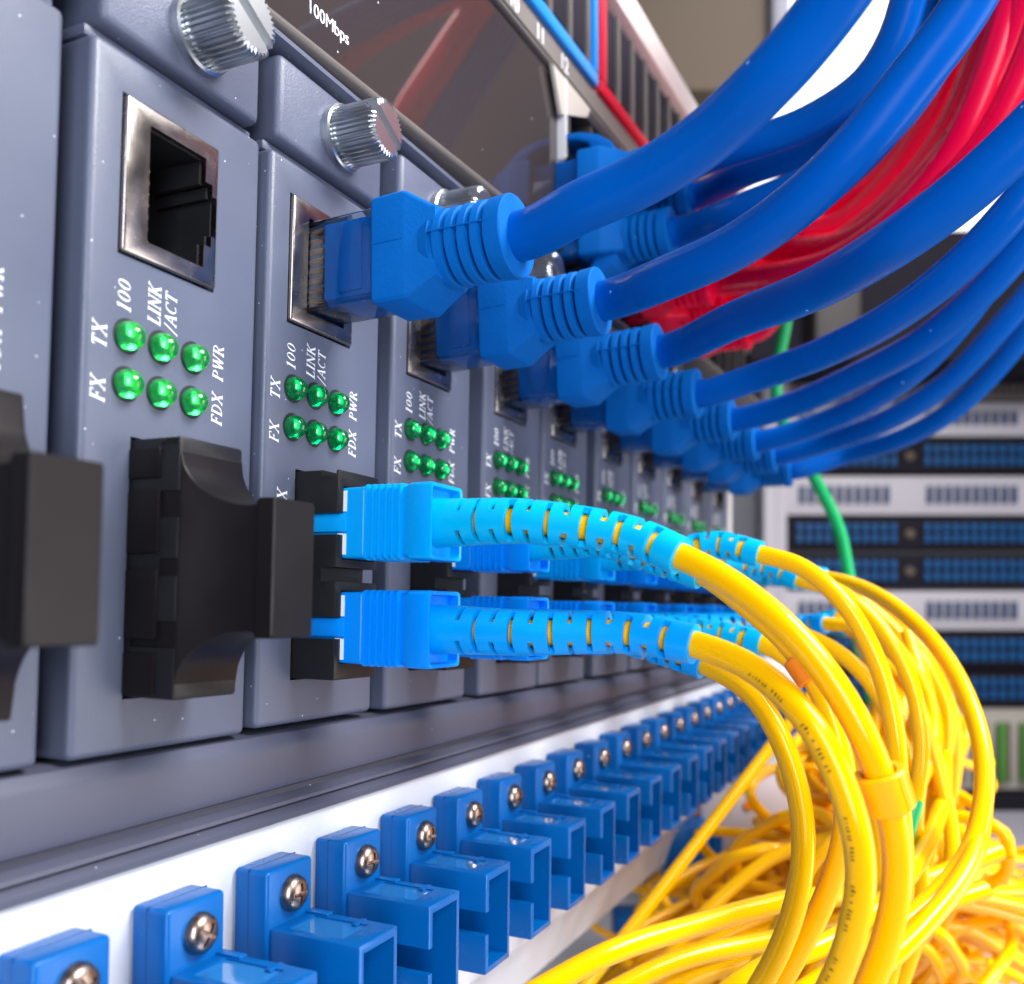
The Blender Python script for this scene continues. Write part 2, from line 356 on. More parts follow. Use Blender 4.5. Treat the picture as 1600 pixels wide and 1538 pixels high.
write(le, 'PWR', 15.4, 25.4, 1.65); write(le, 'FDX', 15.4, 20.3, 1.65)
le.build('lettering', WHITEINK, card)
le = MB(); write(le, 'RX', .75, 11.2, 1.9); write(le, 'TX', .75, -3.2, 1.9); le.build('port_lettering', WHITEINK, card)
# duplex fibre adapter
ad = MB().box(2.55, 11.7, -6.5, 11, -9.55, 16.7, .3).build('fiber_adapter', BLACK, card)
cs = [MB().box(2.55+1.15, 10.9, -8, 9, z-4.6, z+4.6).build('c', BLACK) for z in (10.1, -3.0)]
cs += [MB().box(1, 4.2, -8, -.4, z-1.35, z+1.35).build('c', BLACK) for z in (9.9, -3.1)]
cs += [MB().box(1, 13, -8, -4.2, 2.7, 4.5).build('c', BLACK), MB().box(1, 13, -6.2, -3.9, 15.9, 17.5).build('c', BLACK)]
boolean(ad, cs)
XC = [69.43, 96.09, 124.48, 154.62, 180.67, 211.27, 238.58, 265.33, 291.09, 319.34]
ZO = [0, .35, .15, -.1, 0, 0, .1, 0, -.1, 0]
names = ['card with empty network socket and black dust plug, first with its whole face showing',
 'card between the dust-plugged card and third card, large blue plug in its socket',
 'third full card from the left, behind the second blue plug boot',
 'fourth full card from the left, its knurled screw behind the large blue boot',
 'fifth full card from the left, touching the fourth card',
 'sixth full card from the left, blurred, wide dark gap on its left',
 'seventh full card from the left, small and blurred behind blue boots',
 'eighth full card from the left, blurred between seventh and ninth',
 'ninth full card from the left, next to the last one',
 'last card at the far right end of the row, beside the bracket']
cards = []
GC = 'upright converter cards side by side in the cage'
for i, x in enumerate([XC[0]-28.0]+XC):
    c = card if i == 0 else copy_tree(card)
    c.location = Vector((x, 0, 0 if i == 0 else ZO[i-1]))*S; cards.append(c)
    tag(c, 'out of focus card cut off by the left edge, black dust plug on it' if i == 0 else names[i-1], 'circuit card', GC)
for c in cards[:2]:
    for o in list(c.children):
        if o.name.split('.')[0] == 'port_lettering': bpy.data.objects.remove(o); continue
        if o.name.split('.')[0] == 'led':
            if not o.data.name.startswith('led_lit'):
                m = o.data.copy(); m.name = 'led_lit'; m.materials[0] = LEDON; o.data = m
            o['label'] = 'brightly lit green dome'
            for q in o.children:
                if not q.data.name.startswith('die_lit'):
                    m = q.data.copy(); m.name = 'die_lit'; m.materials[0] = DIEON; q.data = m

# dust plugs
dp = thing('dust_plug', 'x', 'dust plug')
secs = [(-1, 4.25, 12.3), (4.2, 4.25, 12.3), (4.25, 4.5, 13.15), (6.2, 4.5, 13.15)]
for k in range(1, 15):
    f_ = k/14; secs.append((6.2+7.6*f_, 4.5-1.75*math.sin(f_*math.pi/2)**1.3, 13.15-6.9*math.sqrt(1-(1-f_)**2)**.9))
secs += [(14.6, 2.75, 6.3), (15.1, 3.05, 6.75), (15.4, 3.15, 6.85), (17.1, 3.15, 6.8), (17.3, 3.0, 6.65)]
MB().sections(secs, .25, cx=7.2, cz=3.57).build('grip', PLUGBLACK, dp, 32)
bs = MB()
for z0, z1 in ((12.6, 15.6), (5.0, 11.3), (-3.6, 3.4), (-9.2, -5.0)): bs.box(2.2, 3.2, -4.15, 1, z0, z1, .12)
bs.build('side_rib', PLUGBLACK, dp)
dp.location = Vector((XC[0], 0, 0))*S; tag(dp, 'black dust plug with waisted grip in the first full card', 'dust plug', 'black dust plugs in the two left cards')
d2 = copy_tree(dp); d2.location = Vector((XC[0]-28.0, -1.8, 0))*S; tag(d2, 'blurred black dust plug cut off by the left edge', 'dust plug')

# ------------------------------------------------------------------ blue network cables
RA = (7.15, ZJ-8.15)                                 # socket axis in card coordinates
def plug_parts(rootname, bootm, hood=False):
    root = thing(rootname, 'x', 'network cable')
    MB().sections([(-8, 3.85, 5.75), (9.5, 3.85, 5.75), (11.2, 3.85, 5.75)], .45).build('clear_plug', CLEAR, root, 30)
    ins = MB().box(-3.3, 3.3, -10.6, -2.8, -4.9, 4.9, .2).box(-3.8, -3.25, -8.8, -5.4, -4.3, 4.6, .15)
    ins.build('inner_insert', bootm, root)
    MB().box(-2.0, 3.4, -4.3, 8, -5.3, 5.3).build('dark_core', mat('core_navy', (.0, .03, .10), .4), root)
    wi = MB()
    for k in range(8): wi.lathe([(-6, .36), (2.3, .36)], (-2.4, 0, -4.45+k*1.27), n=8)
    wi.build('wires', mat('wire_jacket', (.10, .05, .035), .4, var=.8, vscale=500), root)
    MB().box(3.9, 4.5, -9, 2, -2.8, 2.8, .15, rot=((4, -9, 0), 'Z', -.10)).build('latch', CLEAR, root)
    bd = MB().sections([(10.6, 4.35, 6.55), (10.9, 4.55, 6.75), (15.2, 4.6, 6.8), (15.7, 4.52, 6.6), (18.7, 4.1, 4.7), (19.6, 4.0, 4.4)], .85).build('boot_body', bootm, root, 25)
    MB().box(-4.68, 4.68, -15.3, -10.7, .55, .68).box(-4.9, -4.5, -28.4, -18.9, .52, .66).build('mould_seam', bootm, bd)
    pr = [(17.4, 4.5), (18.6, 4.75)]; y = 18.7
    for k in range(5):
        pr += [(y, 4.78), (y+.12, 4.6), (y+.2, 3.5), (y+.62, 3.5), (y+.7, 4.65), (y+.85, 4.85)]; y += 1.72
    pr += [(y+.6, 4.95), (y+1.2, 4.95), (y+1.4, 4.8), (y+1.42, 3.0)]
    MB().lathe(pr, (0, 0, 0), n=40).build('ribbed_boot', bootm, root, 30)
    if hood:
        g = MB().prism([(-18, 4.2), (-17, 6.3), (-14, 8.4), (-10, 9.5), (-5, 9.8), (-1.5, 9.2), (-1.6, 8.2), (-5, 8.7), (-9, 8.2), (-12, 7.0), (-13.6, 4.2)], 8, off=-4, bev=.3)
        bmesh.ops.rotate(g.bm, verts=g.bm.verts, cent=(0, 0, 0), matrix=Matrix.Rotation(math.pi/2, 3, 'Y'))
        g.build('latch_guard', bootm, root)
    return root
def cable(root, name, pts, r, m, n=22, step=1.6):
    inv = (Matrix.Translation(root.location) @ root.rotation_euler.to_matrix().to_4x4()).inverted()
    p = [inv @ (Vector(q)*S)/S for q in pts]
    return MB().sweep(spline(p, step), r, n).build(name, m, root, 60)
blue_paths = [
 [(905,325,110),(1000,282,106),(1100,218,101),(1200,125,95),(1270,45,92),(1345,-60,89),(1420,-200,88)],
 [(1040,435,131),(1150,385,123),(1250,315,117),(1345,222,113),(1425,125,111),(1490,40,110),(1550,-60,109)],
 [(1150,500,150),(1280,448,130),(1400,378,116),(1500,305,110),(1600,215,106),(1700,110,103)],
 [(1180,590,186),(1290,550,172),(1400,492,158),(1500,415,148),(1590,320,142),(1680,200,140)],
 [(1230,635,212),(1340,588,196),(1440,535,182),(1530,460,172),(1610,370,166),(1700,240,160)],
 [(1265,668,238),(1370,620,222),(1450,560,210),(1530,465,200),(1600,355,194),(1680,210,190)],
 [(1290,692,262),(1390,655,244),(1480,598,232),(1560,515,222),(1630,430,216),(1720,290,210)],
 [(1320,712,290),(1410,685,275),(1490,640,262),(1570,560,250),(1640,460,240),(1720,340,230)],
]
bl = ['thick bright blue network cable in the second card, large boot nearest the camera',
 'blue network cable in the third card, second boot from the left',
 'blue network cable in the fourth card, third boot from the left',
 'blue network cable in the fifth card, fourth boot from the left',
 'blue network cable in the sixth card, fifth boot from the left',
 'blurred blue network cable in the seventh card, sixth boot from the left',
 'blurred blue network cable in the eighth card, seventh boot from the left',
 'blurred blue network cable in the ninth card, lowest of the sweeping row']
proto = plug_parts('network_cable', BOOT)
tilts = [(.025, -.02), (.06, .0), (.07, .0), (0, 0), (.02, .01), (0, 0), (.02, 0), (0, .02)]
plugs = []
for i in range(8): plugs.append(proto if i == 0 else copy_tree(proto))
def end_of(root, y=29.0):
    return (Matrix.Translation(root.location) @ root.rotation_euler.to_matrix().to_4x4()) @ (Vector((0, -y, 0))*S)/S
def boot_dir(root): return (root.rotation_euler.to_matrix() @ Vector((0, -1, 0)))
for i, c in enumerate(plugs):
    c.location = Vector((XC[i+1]+RA[0], 0, RA[1]+ZO[i+1]))*S; c.rotation_euler = (-tilts[i][0], 0, tilts[i][1])
    e = end_of(c, 26); pts = [e, end_of(c, 30.5)]+[at(*q) for q in blue_paths[i]]
    cable(c, 'cable', pts, 2.95 if i < 3 else 2.8, BLUE, 32 if i < 3 else 20, 1.0)
    tag(c, bl[i], 'network cable', 'blue network cables plugged into the converter cards')

# ------------------------------------------------------------------ fibre patch cords
def sc_housing(root, m, detail=True):
    h = MB()
    secs = [(-4, 3.3, 4.2), (6.0, 3.3, 4.2), (6.3, 3.55, 4.45), (9.4, 3.6, 4.5)]
    y = 9.7
    for k in range(6):
        secs += [(y, 3.4, 4.3), (y+.1, 3.85, 4.7), (y+.42, 3.85, 4.7), (y+.52, 3.4, 4.3)]; y += .96
    secs += [(y+.1, 3.5, 4.4), (y+.9, 3.9, 4.7), (y+3.6, 3.9, 4.7), (y+3.9, 3.8, 4.6), (y+3.8, 3.45, 4.2), (y+2.6, 3.4, 4.1)]
    h.sections(secs, .55); ho = h.build('connector_housing', m, root, 30)
    MB().box(-4.0, -3.3, -7.2, 3, -1.15, 1.15, .12).build('key_tab', m, ho)
    mk = MB()
    for s_ in (1, -1): mk.box(-3.66, -3.5, -7.0, -6.4, s_*2.7-1.3, s_*2.7+1.3).box(-3.66, -3.5, -6.42, -5.7, s_*1.45-.12, s_*1.45+.12)
    mk.build('white_mark', WHITEINK, ho)
    return root
def slotted(path, r0, r1, m, root, slots=12, n=44, fine=.32):
    """tapered strain relief: a tube with alternating slots through which the jacket shows"""
    L = [0]
    for a_, b_ in zip(path, path[1:]): L.append(L[-1]+(b_-a_).length)
    T = L[-1]; N = int(T/fine); P_ = []; j = 0
    for k in range(N+1):
        d = T*k/N
        while j < len(L)-2 and L[j+1] < d: j += 1
        f = (d-L[j])/max(1e-6, L[j+1]-L[j]); P_.append(path[j].lerp(path[j+1], f))
    fr = frames(P_); mb = MB(); V = []
    pitch = (T-6.2)/slots
    for k, (p, (t, a_, b_)) in enumerate(zip(P_, fr)):
        r = r0+(r1-r0)*(k/N)**.9; row = []
        for i in range(n):
            an = 2*math.pi*i/n; row.append(mb.bm.verts.new(p+a_*(math.cos(an)*r)+b_*(math.sin(an)*r)))
        V.append(row)
    def cut(k, i):
        d = T*(k+.5)/N; s_ = (d-4.2)/pitch; q = int(math.floor(s_)); fpos = (s_-q-.5)*pitch
        if q < 0 or q >= slots: return False
        an = (2*math.pi*(i+.5)/n+(0 if q % 2 else math.pi/2)) % math.pi; off = min(an, math.pi-an)*3.0*(1)
        w_ = .30+.24*q/slots; half = math.pi/2*.74*3.0
        if off > half: return False
        lim = w_*math.sqrt(max(0, 1-max(0, (off-(half-w_))/w_)**2))
        return abs(fpos) < lim
    for k in range(N):
        for i in range(n):
            if cut(k, i): continue
            j2 = (i+1) % n; mb.bm.faces.new((V[k][i], V[k][j2], V[k+1][j2], V[k+1][i]))
    for v in [v for v in mb.bm.verts if not v.link_faces]: mb.bm.verts.remove(v)
    o = mb.build('slotted_boot', m, root, 40); solidify(o, .75, 40); return o
def cord(ci, z, boot, path, m, mb_, label, group, r=1.5, fine=.32, n=44):
    X = XC[ci]+7.35
    root = thing('fiber_cable', label, 'fiber cord', (X, 0, z+ZO[ci]), group=group)
    sc_housing(root, m)
    def loc(q): return Vector(q)-Vector(root.location)/S
    bp = [Vector((0, -17, 0)), Vector((0, -22, 0)), Vector((0, -30, -.1))]+[loc(at(*q)) for q in boot]
    cp = [loc(at(*q)) for q in path]
    sp_ = spline(bp+cp, .8); bpath = spline(bp, .5)
    MB().sweep(spline([Vector((0, -16.5, 0))]+bp[1:]+cp, 1.2), r, 24).build('cable', YELLOW, root, 60)
    slotted(bpath, 3.1, 2.2, mb_, root, fine=fine, n=n)
    return root
GU = 'yellow fibre cords in the upper ports'; GL = 'yellow fibre cords in the lower ports'
cords = []
A = cords.append
A(cord(1, 10.1, [(985,838,110),(1063,869,106.5)], [(1155,920,102),(1250,1003,98),(1328,1110,96),(1375,1215,96),(1402,1330,97),(1392,1440,98),(1350,1560,99),(1280,1700,100)], SCBLUE, SBOOT, 'thick yellow cord from the upper port of the second card, yellow clip on it', GU))
A(cord(1, -3.0, [(985,990,110),(1085,1007,106)], [(1180,1048,101),(1265,1130,96),(1322,1245,94),(1345,1360,94),(1328,1470,95),(1285,1570,97),(1210,1700,99)], SCBLUE2, SBOOT2, 'thick yellow cord with black print from the lower port of the second card', GL))
A(cord(2, 10.1, [(1020,870,138),(1096,897,134)], [(1175,955,130),(1228,1003,127),(1270,1058,125),(1300,1130,123),(1320,1220,121),(1318,1310,122),(1290,1400,124),(1240,1500,126),(1150,1640,130)], SCBLUE2, SBOOT, 'yellow cord from the upper port of the third card, orange clip on it', GU))
A(cord(2, -3.0, [(1010,1005,138),(1100,1037,133)], [(1175,1085,128),(1228,1175,124),(1254,1285,122),(1248,1390,122),(1215,1490,123),(1150,1600,125)], SCBLUE2, SBOOT2, 'yellow cord curving down nearest the white panel, from the third card lower port', GL))
A(cord(3, 10.1, [(1120,852,164),(1188,866,160)], [(1255,888,156),(1320,945,152),(1370,1035,150),(1396,1130,148),(1405,1230,148),(1412,1400,149),(1380,1560,150)], SCBLUE, SBOOT, 'yellow cord with white highlight from the upper port of the fourth card', GU, fine=.4, n=32))
A(cord(3, -3.0, [(1120,992,164),(1190,1006,160)], [(1245,1040,157),(1295,1100,154),(1350,1200,152),(1380,1330,152),(1360,1460,154),(1300,1600,156)], SCBLUE2, SBOOT, 'yellow cord from the lower port of the fourth card', GL, fine=.4, n=32))
A(cord(4, 10.1, [(1195,885,190),(1248,905,186)], [(1310,925,182),(1370,975,178),(1420,1060,174),(1440,1160,172),(1430,1280,172),(1440,1420,172),(1400,1560,174)], SCBLUE2, SBOOT, 'yellow cord from the upper port of the fifth card', GU, fine=.5, n=28))
A(cord(4, -3.0, [(1195,985,190),(1246,990,186)], [(1310,1020,182),(1365,1075,178),(1410,1170,176),(1425,1290,176),(1385,1400,178),(1270,1500,182)], SCBLUE2, SBOOT2, 'yellow cord from the lower port of the fifth card', GL, fine=.5, n=28))
A(cord(5, 10.1, [(1235,895,218),(1288,903,212)], [(1350,920,202),(1420,965,188),(1485,1040,174),(1528,1140,164),(1538,1230,158),(1515,1330,152),(1450,1410,146),(1350,1485,140),(1240,1560,136)], SCBLUE2, SBOOT, 'yellow cord making the widest arc at the right edge of the bundle', GU, r=1.6, fine=.6, n=24))
A(cord(5, -3.0, [(1240,978,218),(1290,975,212)], [(1350,985,206),(1410,1040,200),(1440,1120,196),(1470,1220,192),(1488,1330,186),(1460,1430,180),(1380,1520,175),(1300,1600,170)], SCBLUE2, SBOOT2, 'yellow cord from the lower port of the sixth card', GL, fine=.6, n=24))
A(cord(6, 10.1, [(1262,905,240),(1305,912,236)], [(1360,950,232),(1420,1010,228),(1455,1100,224),(1470,1200,222),(1440,1320,224),(1360,1420,228)], SCBLUE2, SBOOT, 'yellow cord from the upper port of the seventh card', GU, fine=.7, n=20))
A(cord(6, -3.0, [(1262,975,240),(1308,965,236)], [(1380,985,232),(1440,1030,228),(1478,1100,224),(1482,1150,222),(1465,1230,222),(1400,1330,224)], SCBLUE2, SBOOT, 'yellow cord from the lower port of the seventh card', GL, fine=.7, n=20))
A(cord(7, 10.1, [(1285,915,268),(1325,925,262)], [(1390,960,256),(1450,1030,250),(1490,1120,246),(1490,1230,244),(1450,1330,246)], SCBLUE2, SBOOT, 'far blurred yellow cord from the upper port of the eighth card', GU, fine=.8, n=18))
A(cord(7, -3.0, [(1285,975,268),(1325,985,262)], [(1380,1030,256),(1430,1110,250),(1460,1200,248),(1490,1330,246),(1500,1420,250)], SCBLUE2, SBOOT, 'far blurred yellow cord from the lower port of the eighth card', GL, fine=.8, n=18))

# black print along the second card's lower cord: short illegible strokes lying on the jacket
def printing(root, s0, s1):
    c = [o for o in root.children if o.name.startswith('cable')][0]
    me = c.data; n = 24; rows = len(me.vertices)//n; mb = MB()
    camL = CAM-Vector(root.location)/S
    rnd = random.Random(3); k = int(rows*s0); gap = 0
    V = [v.co/S for v in me.vertices]
    def cen(k): return sum((V[k*n+i] for i in range(n)), Vector())/n
    while k < int(rows*s1):
        p = cen(k); t = (cen(k+1)-p); L = t.length; t.normalize()
        side = (camL-p).cross(t).normalized(); f_ = side.cross(t).normalized()
        if f_.dot(camL-p) < 0: f_ = -f_
        for q in range(3):
            if rnd.random() < .28: continue
            pp = p+t*(L*q/3)
            h_ = rnd.uniform(.3, .5); w_ = rnd.uniform(.08, .16); a0 = .42+rnd.uniform(-.05, .05)
            P4 = []
            for dt, da in ((0, -1), (w_, -1), (w_+rnd.uniform(-.1, .1), 1), (rnd.uniform(-.1, .1), 1)):
                an = a0+da*h_/2/1.6
                nrm = f_*math.cos(an)-side*math.sin(an); P4.append(pp+t*dt+nrm*1.595)
            vs = [mb.bm.verts.new(x) for x in P4]; mb.bm.faces.new(vs)
        k += 1
        if rnd.random() < .10: k += 2
    o = mb.build('printed_marking', INK, c)
printing(cords[1], .46, .62); printing(cords[1], .64, .9)

def clip(name, m, root, f, label, h=3.6, ro=2.5, cat='cable clip'):
    c = [o for o in root.children if o.name.startswith('cable')][0]; me = c.data; n = 24; rows = len(me.vertices)//n
    cen = lambda k: sum((me.vertices[k*n+i].co/S for i in range(n)), Vector())/n
    k = int(rows*f) if not isinstance(f, tuple) else min(range(3, rows-3), key=lambda q: (cen(q)+Vector(root.location)/S-at(*f)).length)
    p = cen(k)+Vector(root.location)/S; t = (cen(k+2)-cen(k-2)).normalized()
    o = thing(name, label, cat, p)
    q = t.to_track_quat('Z', 'Y'); o.rotation_mode = 'QUATERNION'; o.rotation_quaternion = q
    mb = MB(); N = 40; rs = []
    for (rr, zz) in ((ro-.15, -h/2), (ro, -h/2+.15), (ro, h/2-.15), (ro-.15, h/2), (1.85, h/2), (1.7, h/2-.15), (1.7, -h/2+.15), (1.85, -h/2)):
        rs.append([Vector((math.cos(a_)*rr, math.sin(a_)*rr, zz)) for a_ in [math.radians(14+332*i/(N-1)) for i in range(N)]])
    rs.append(rs[0])
    b_ = mb.rings(rs, close=False, caps=False)
    bmesh.ops.remove_doubles(b_.bm, verts=b_.bm.verts, dist=.001)
    ed = [e for e in b_.bm.edges if e.is_boundary]
    try: bmesh.ops.holes_fill(b_.bm, edges=ed, sides=12)
    except Exception: pass
    b_.build('clip_ring', m, o, 40)
    mb = MB()
    for i in range(14): mb.box(ro-.03, ro+.07, -.07, .07, -h/2+.25, h/2-.25, rot=((0, 0, 0), 'Z', math.radians(60+i*9)))
    mb.build('grip_lines', m, o)
    return o

# ------------------------------------------------------------------ white adapter panel below
wp = thing('adapter_panel', 'white steel patch panel under the chassis, carrying a row of blue adapters', 'patch panel', (62, 0, -33), (0, -.0155, 0))
def pz(x, z): return z
prof = [(0, 7.2), (-.4, 7.0), (-.4, -32.0), (-.1, -32.7), (1.2, -34.2), (3.2, -38), (5.8, -46), (7, -46), (7, 7.2)]
MB().prism(prof, 520, off=-80).build('front_sheet', WHITE, wp, 20)
bo = (0, 0, 0)
def make_adapter():
    r = thing('fiber_adapter_block', 'x', 'adapter')
    # local: screw axis at x=0, z=0, panel surface y=0
    fl = MB().box(-4.4, 4.0, -5, -.1, -17.4, 3.4, .55, 3).build('flange', ADAPT, r, 30)
    MB().box(-4.42, 4.02, -2.32, -2.2, -17.0, 3.42).build('split_line', mat('adapter_seam', (.0, .05, .2), .5), fl)
    hs = MB().box(-3.9, 3.9, -17.2, -4.9, -16.8, -3.1, .25).build('housing', ADAPT, r, 30)
    cs_ = [MB().box(-3.05, 3.05, -20, -1, -15.9, -4.1).build('c', ADAPT), MB().box(-6, 0, -20, -9.5, -11.4, -8.3).build('c', ADAPT),
           MB().box(-2.6, 2.4, -14.2, -6.6, -3.35, -2).build('c', ADAPT)]
    boolean(hs, cs_, 30)
    MB().box(-2.7, 2.5, -14.3, -6.5, -3.6, -3.32).build('window', mat('window_film', (.02, .16, .42), .08, coat=1), hs)
    MB().box(2.6, 3.8, -8.2, -4.8, -3.12, -2.85, .08).box(1.6, 3.8, -13.0, -12.3, -3.3, -3.0, .05).build('top_rib', ADAPT, hs)
    MB().box(-3.0, 3.0, -5.2, -4.9, -15.8, -4.2).build('inner_wall', mat('adapter_inner', (.0, .04, .2), .4), hs)
    sc = MB().lathe([(0, 2.15), (.35, 2.15), (.9, 1.95), (1.3, 1.5), (1.5, .8), (1.55, .02)], (0, -5, 0), n=28).build('screw', SCREW, r, 40)
    cs_ = [MB().box(-1.2, 1.2, -8, -6.0, -.22, .22).build('c', SCREW), MB().box(-.22, .22, -8, -6.0, -1.2, 1.2).build('c', SCREW)]
    boolean(sc, cs_, 40)
    return r
ap = make_adapter()
def ordinal(i): return ['first', 'second', 'third', 'fourth', 'fifth', 'sixth', 'seventh', 'eighth', 'ninth', 'tenth', 'eleventh', 'twelfth', 'thirteenth', 'fourteenth', 'fifteenth', 'sixteenth', 'seventeenth', 'eighteenth', 'nineteenth', 'twentieth'][i]
x = 62.6; GA = 'blue adapters screwed to the white panel'
for i in range(24):
    a_ = ap if i == 0 else copy_tree(ap)
    a_.location = Vector((x+.0, -.4, -33.9+(x-78)*.0165))*S; a_.rotation_euler = (0, -.012+random.uniform(-.01, .01), random.uniform(-.008, .008))
    if i < 12: lb = ordinal(i)+' blue adapter from the left on the white panel'+(', cut off by the bottom edge' if i < 2 else '')
    else: lb = 'small far blue adapter, '+ordinal(i-12)+' beyond the twelfth, near where the row meets the yellow cords'
    for q in a_.children:
        if q.name.startswith('screw'): q.rotation_euler.y = random.uniform(0, 1.5)
    tag(a_, lb, 'adapter', GA); x += 15.15

# ------------------------------------------------------------------ switch above
sw = thing('network_switch', 'glossy black rack switch with white numbers above the card cage, blue and red framed ports', 'network switch', (100, 0, 71.5), (0, -.043, 0))
MB().box(-95, 84, .6, 12, 1.2, 36.3).build('glossy_panel', GLOSS, sw)
MB().prism([(12, -.2), (.2, -.2), (-.8, .1), (-1.1, .7), (-.9, 1.3), (-.2, 1.8), (12, 1.8)], 420, off=-95).build('lower_trim', TRIM, sw, 60)
MB().prism([(12, 36.3), (-.1, 36.3), (-.5, 36.6), (-.4, 37.0), (.3, 37.2), (.3, 37.5), (-.5, 37.7), (-.5, 38.1), (0, 38.4), (0, 43.0), (12, 43.0)], 370, off=-95).build('upper_trim', mat('trim_warm_grey', (.15, .135, .125), .45, var=.1), sw, 30)
MB().box(-95, 275, 8, 12, 1.8, 78).build('back_wall', FDARK, sw)
sans('100Mbps', 2.55, WHITEINK, sw, (-.6, .55, 6.1))
for t_, xx in (('9', 47), ('10', 59.2), ('11', 71.6), ('12', 84.2)): sans(t_, 4.6, WHITEINK, sw, (xx, -.05, 38.9))
MB().box(84.2, 85.4, -1.2, 8, 1.8, 36.2, .2).build('divider', LGREY, sw)
MB().prism([(78, 36.2), (99.5, 36.2), (97.5, 33.5), (82.5, 27.8)], .8, axis='y', off=-1.0).build('corner_wedge', mat('cream_wedge', (.42, .38, .34), .5), sw)  # flat cream wedge at the panel's upper right corner
def port_frame(x0, x1, m, name):
    f = MB().box(x0, x1, -1.2, 8, 43.2, 46.2, .4).box(x1-2.4, x1, -1.2, 8, 46.3, 68, .3).box(x0, x0+(4.2 if x0 > 100 else 2.4), -1.2, 8, 46.3, 68, .3).build(name, m, sw)
    k = x0+5.2; g = MB(); q = MB()
    while k+10 < x1-2: g.box(k, k+7.6, -.2, 7, 48, 66.5, .2); q.box(k+8.2, k+10.2, -.6, 6, 46.4, 67.5, .1); k += 10.9
    g.build('port', FDARK, f); q.build('port_divider', TRIM, f)
port_frame(20, 104.3, mat('blue_frame', (.0, .2, .65), .4), 'blue_port_frame'); port_frame(106, 190, mat('red_frame', (.45, .0, .02), .4), 'red_port_frame')
MB().box(10, 275, -1.8, 8, 69, 77, .6).build('upper_housing', mat('pinkish_white_metal', (.68, .60, .58), .45), sw)
# lower port bank of the switch right of the glossy panel
pb = MB()
for k in range(14):
    xx = 87+k*13.6
    pb.box(xx, xx+1.4, -.6, 7, 2, 33.2, .1)
pb.box(85.6, 275, -.6, 7, 17.0, 18.6, .1); pb.box(85.6, 275, -.9, 7, 33.3, 36.1, .2)
pb.build('port_bank', mat('port_bank_black', (.03, .028, .03), .4), sw)

# cables in the switch; beyond the frame they arch over and hang down again, which the glossy panel mirrors
def mir(u, v, d):
    p = at(u, v, d); return Vector((p.x, -p.y, p.z))
GSB = 'blue network cables in the switch above'; GSR = 'red network cables in the switch above'
hp = plug_parts('network_cable', BOOT, hood=True); hps = [hp]+[copy_tree(hp) for _ in range(3)]
spots = [(187.5, 0, 90, 0), (203, 0, 90.5, 0), (189, 0, 77.5, 1), (204, 0, 77.5, 1)]
bpaths = [
 [(1136,236,176),(1263,192,166),(1355,130,158),(1400,60,154),(1425,-20,152),(1450,-120,150)],
 [(1180,262,186),(1290,225,176),(1390,160,166),(1450,70,160),(1480,-10,158),(1510,-120,155)],
 [(1150,330,180),(1280,275,168),(1390,195,160),(1465,90,155),(1505,-20,152),(1530,-120,150)],
 [(1180,368,192),(1290,298,182),(1390,200,174),(1462,85,168),(1505,-20,165),(1540,-120,162)]]
bls = ['blue network cable with curved latch guard, upper left plug in the switch', 'blue network cable behind the curved-guard plug, upper port of the switch',
 'blue network cable in the lower switch port, ribbed boot under the thick cable', 'blue network cable next to the red plugs in the lower switch port']
for i, (x_, y_, z_, dn) in enumerate(spots):
    c = hps[i]
    c.location = Vector((x_, y_+6, z_))*S; c.rotation_euler = (0, math.radians(90 if dn else -90), 0)
    # guard points up or down; the plug is wide in x
    cable(c, 'cable', [end_of(c, 26), end_of(c, 31)]+[at(*q) for q in bpaths[i]]+[mir(835+i*14, -60, 300+i*4), mir(760+i*14, 60, 315+i*4), mir(700+i*14, 150, 330+i*4), mir(640+i*12, 270, 350+i*4), mir(590+i*12, 400, 375+i*4)], 2.9, BLUE, 18, 2)
    tag(c, bls[i], 'network cable', GSB)
rp_ = plug_parts('network_cable', RED); rps = [rp_]+[copy_tree(rp_) for _ in range(8)]
rs_ = [(222, 6, 77.2, 1), (237, 6, 77.4, 1), (252, 6, 77.6, 1), (222, 6, 91, 0), (237, 6, 91.4, 0), (252, 6, 91.8, 0), (266, 6, 77.8, 1), (280, 6, 92, 0), (266, 6, 92, 0)]
rpath = [
 [(1300,412,196),(1400,345,182),(1490,240,172),(1550,110,166),(1590,-20,163),(1620,-140,160)],
 [(1300,392,206),(1400,315,192),(1480,215,182),(1530,100,176),(1560,-20,172),(1590,-140,170)],
 [(1320,365,222),(1400,298,208),(1470,200,198),(1515,90,192),(1540,-20,188),(1560,-140,184)],
 [(1300,358,214),(1400,275,204),(1458,185,196),(1500,80,190),(1525,-20,186),(1545,-140,184)],
 [(1330,380,196),(1430,300,180),(1520,190,170),(1585,70,164),(1620,-50,160),(1650,-150,158)],
 [(1340,400,190),(1450,320,176),(1545,215,168),(1610,90,162),(1650,-40,158),(1680,-150,156)],
 [(1300,336,226),(1400,250,214),(1466,150,206),(1502,50,200),(1520,-40,196),(1540,-150,192)],
 [(1340,352,232),(1440,250,220),(1500,140,210),(1545,30,204),(1570,-60,200),(1590,-150,196)],
 [(1340,330,240),(1450,290,226),(1530,170,214),(1580,40,206),(1605,-60,202),(1620,-150,198)]]
rl = ['lowest red network cable, its plug showing under the blue cables', 'second red network cable behind the front red plug', 'third red network cable in the lower ports',
 'inner red network cable nearest the white background', 'red network cable in the upper port sweeping to the right edge', 'outermost red network cable touching the right edge',
 'red network cable at the left side of the fan, directly against the blue cables', 'farthest red network cable, seen in the middle of the red fan', 'far red network cable at the back right of the red fan']
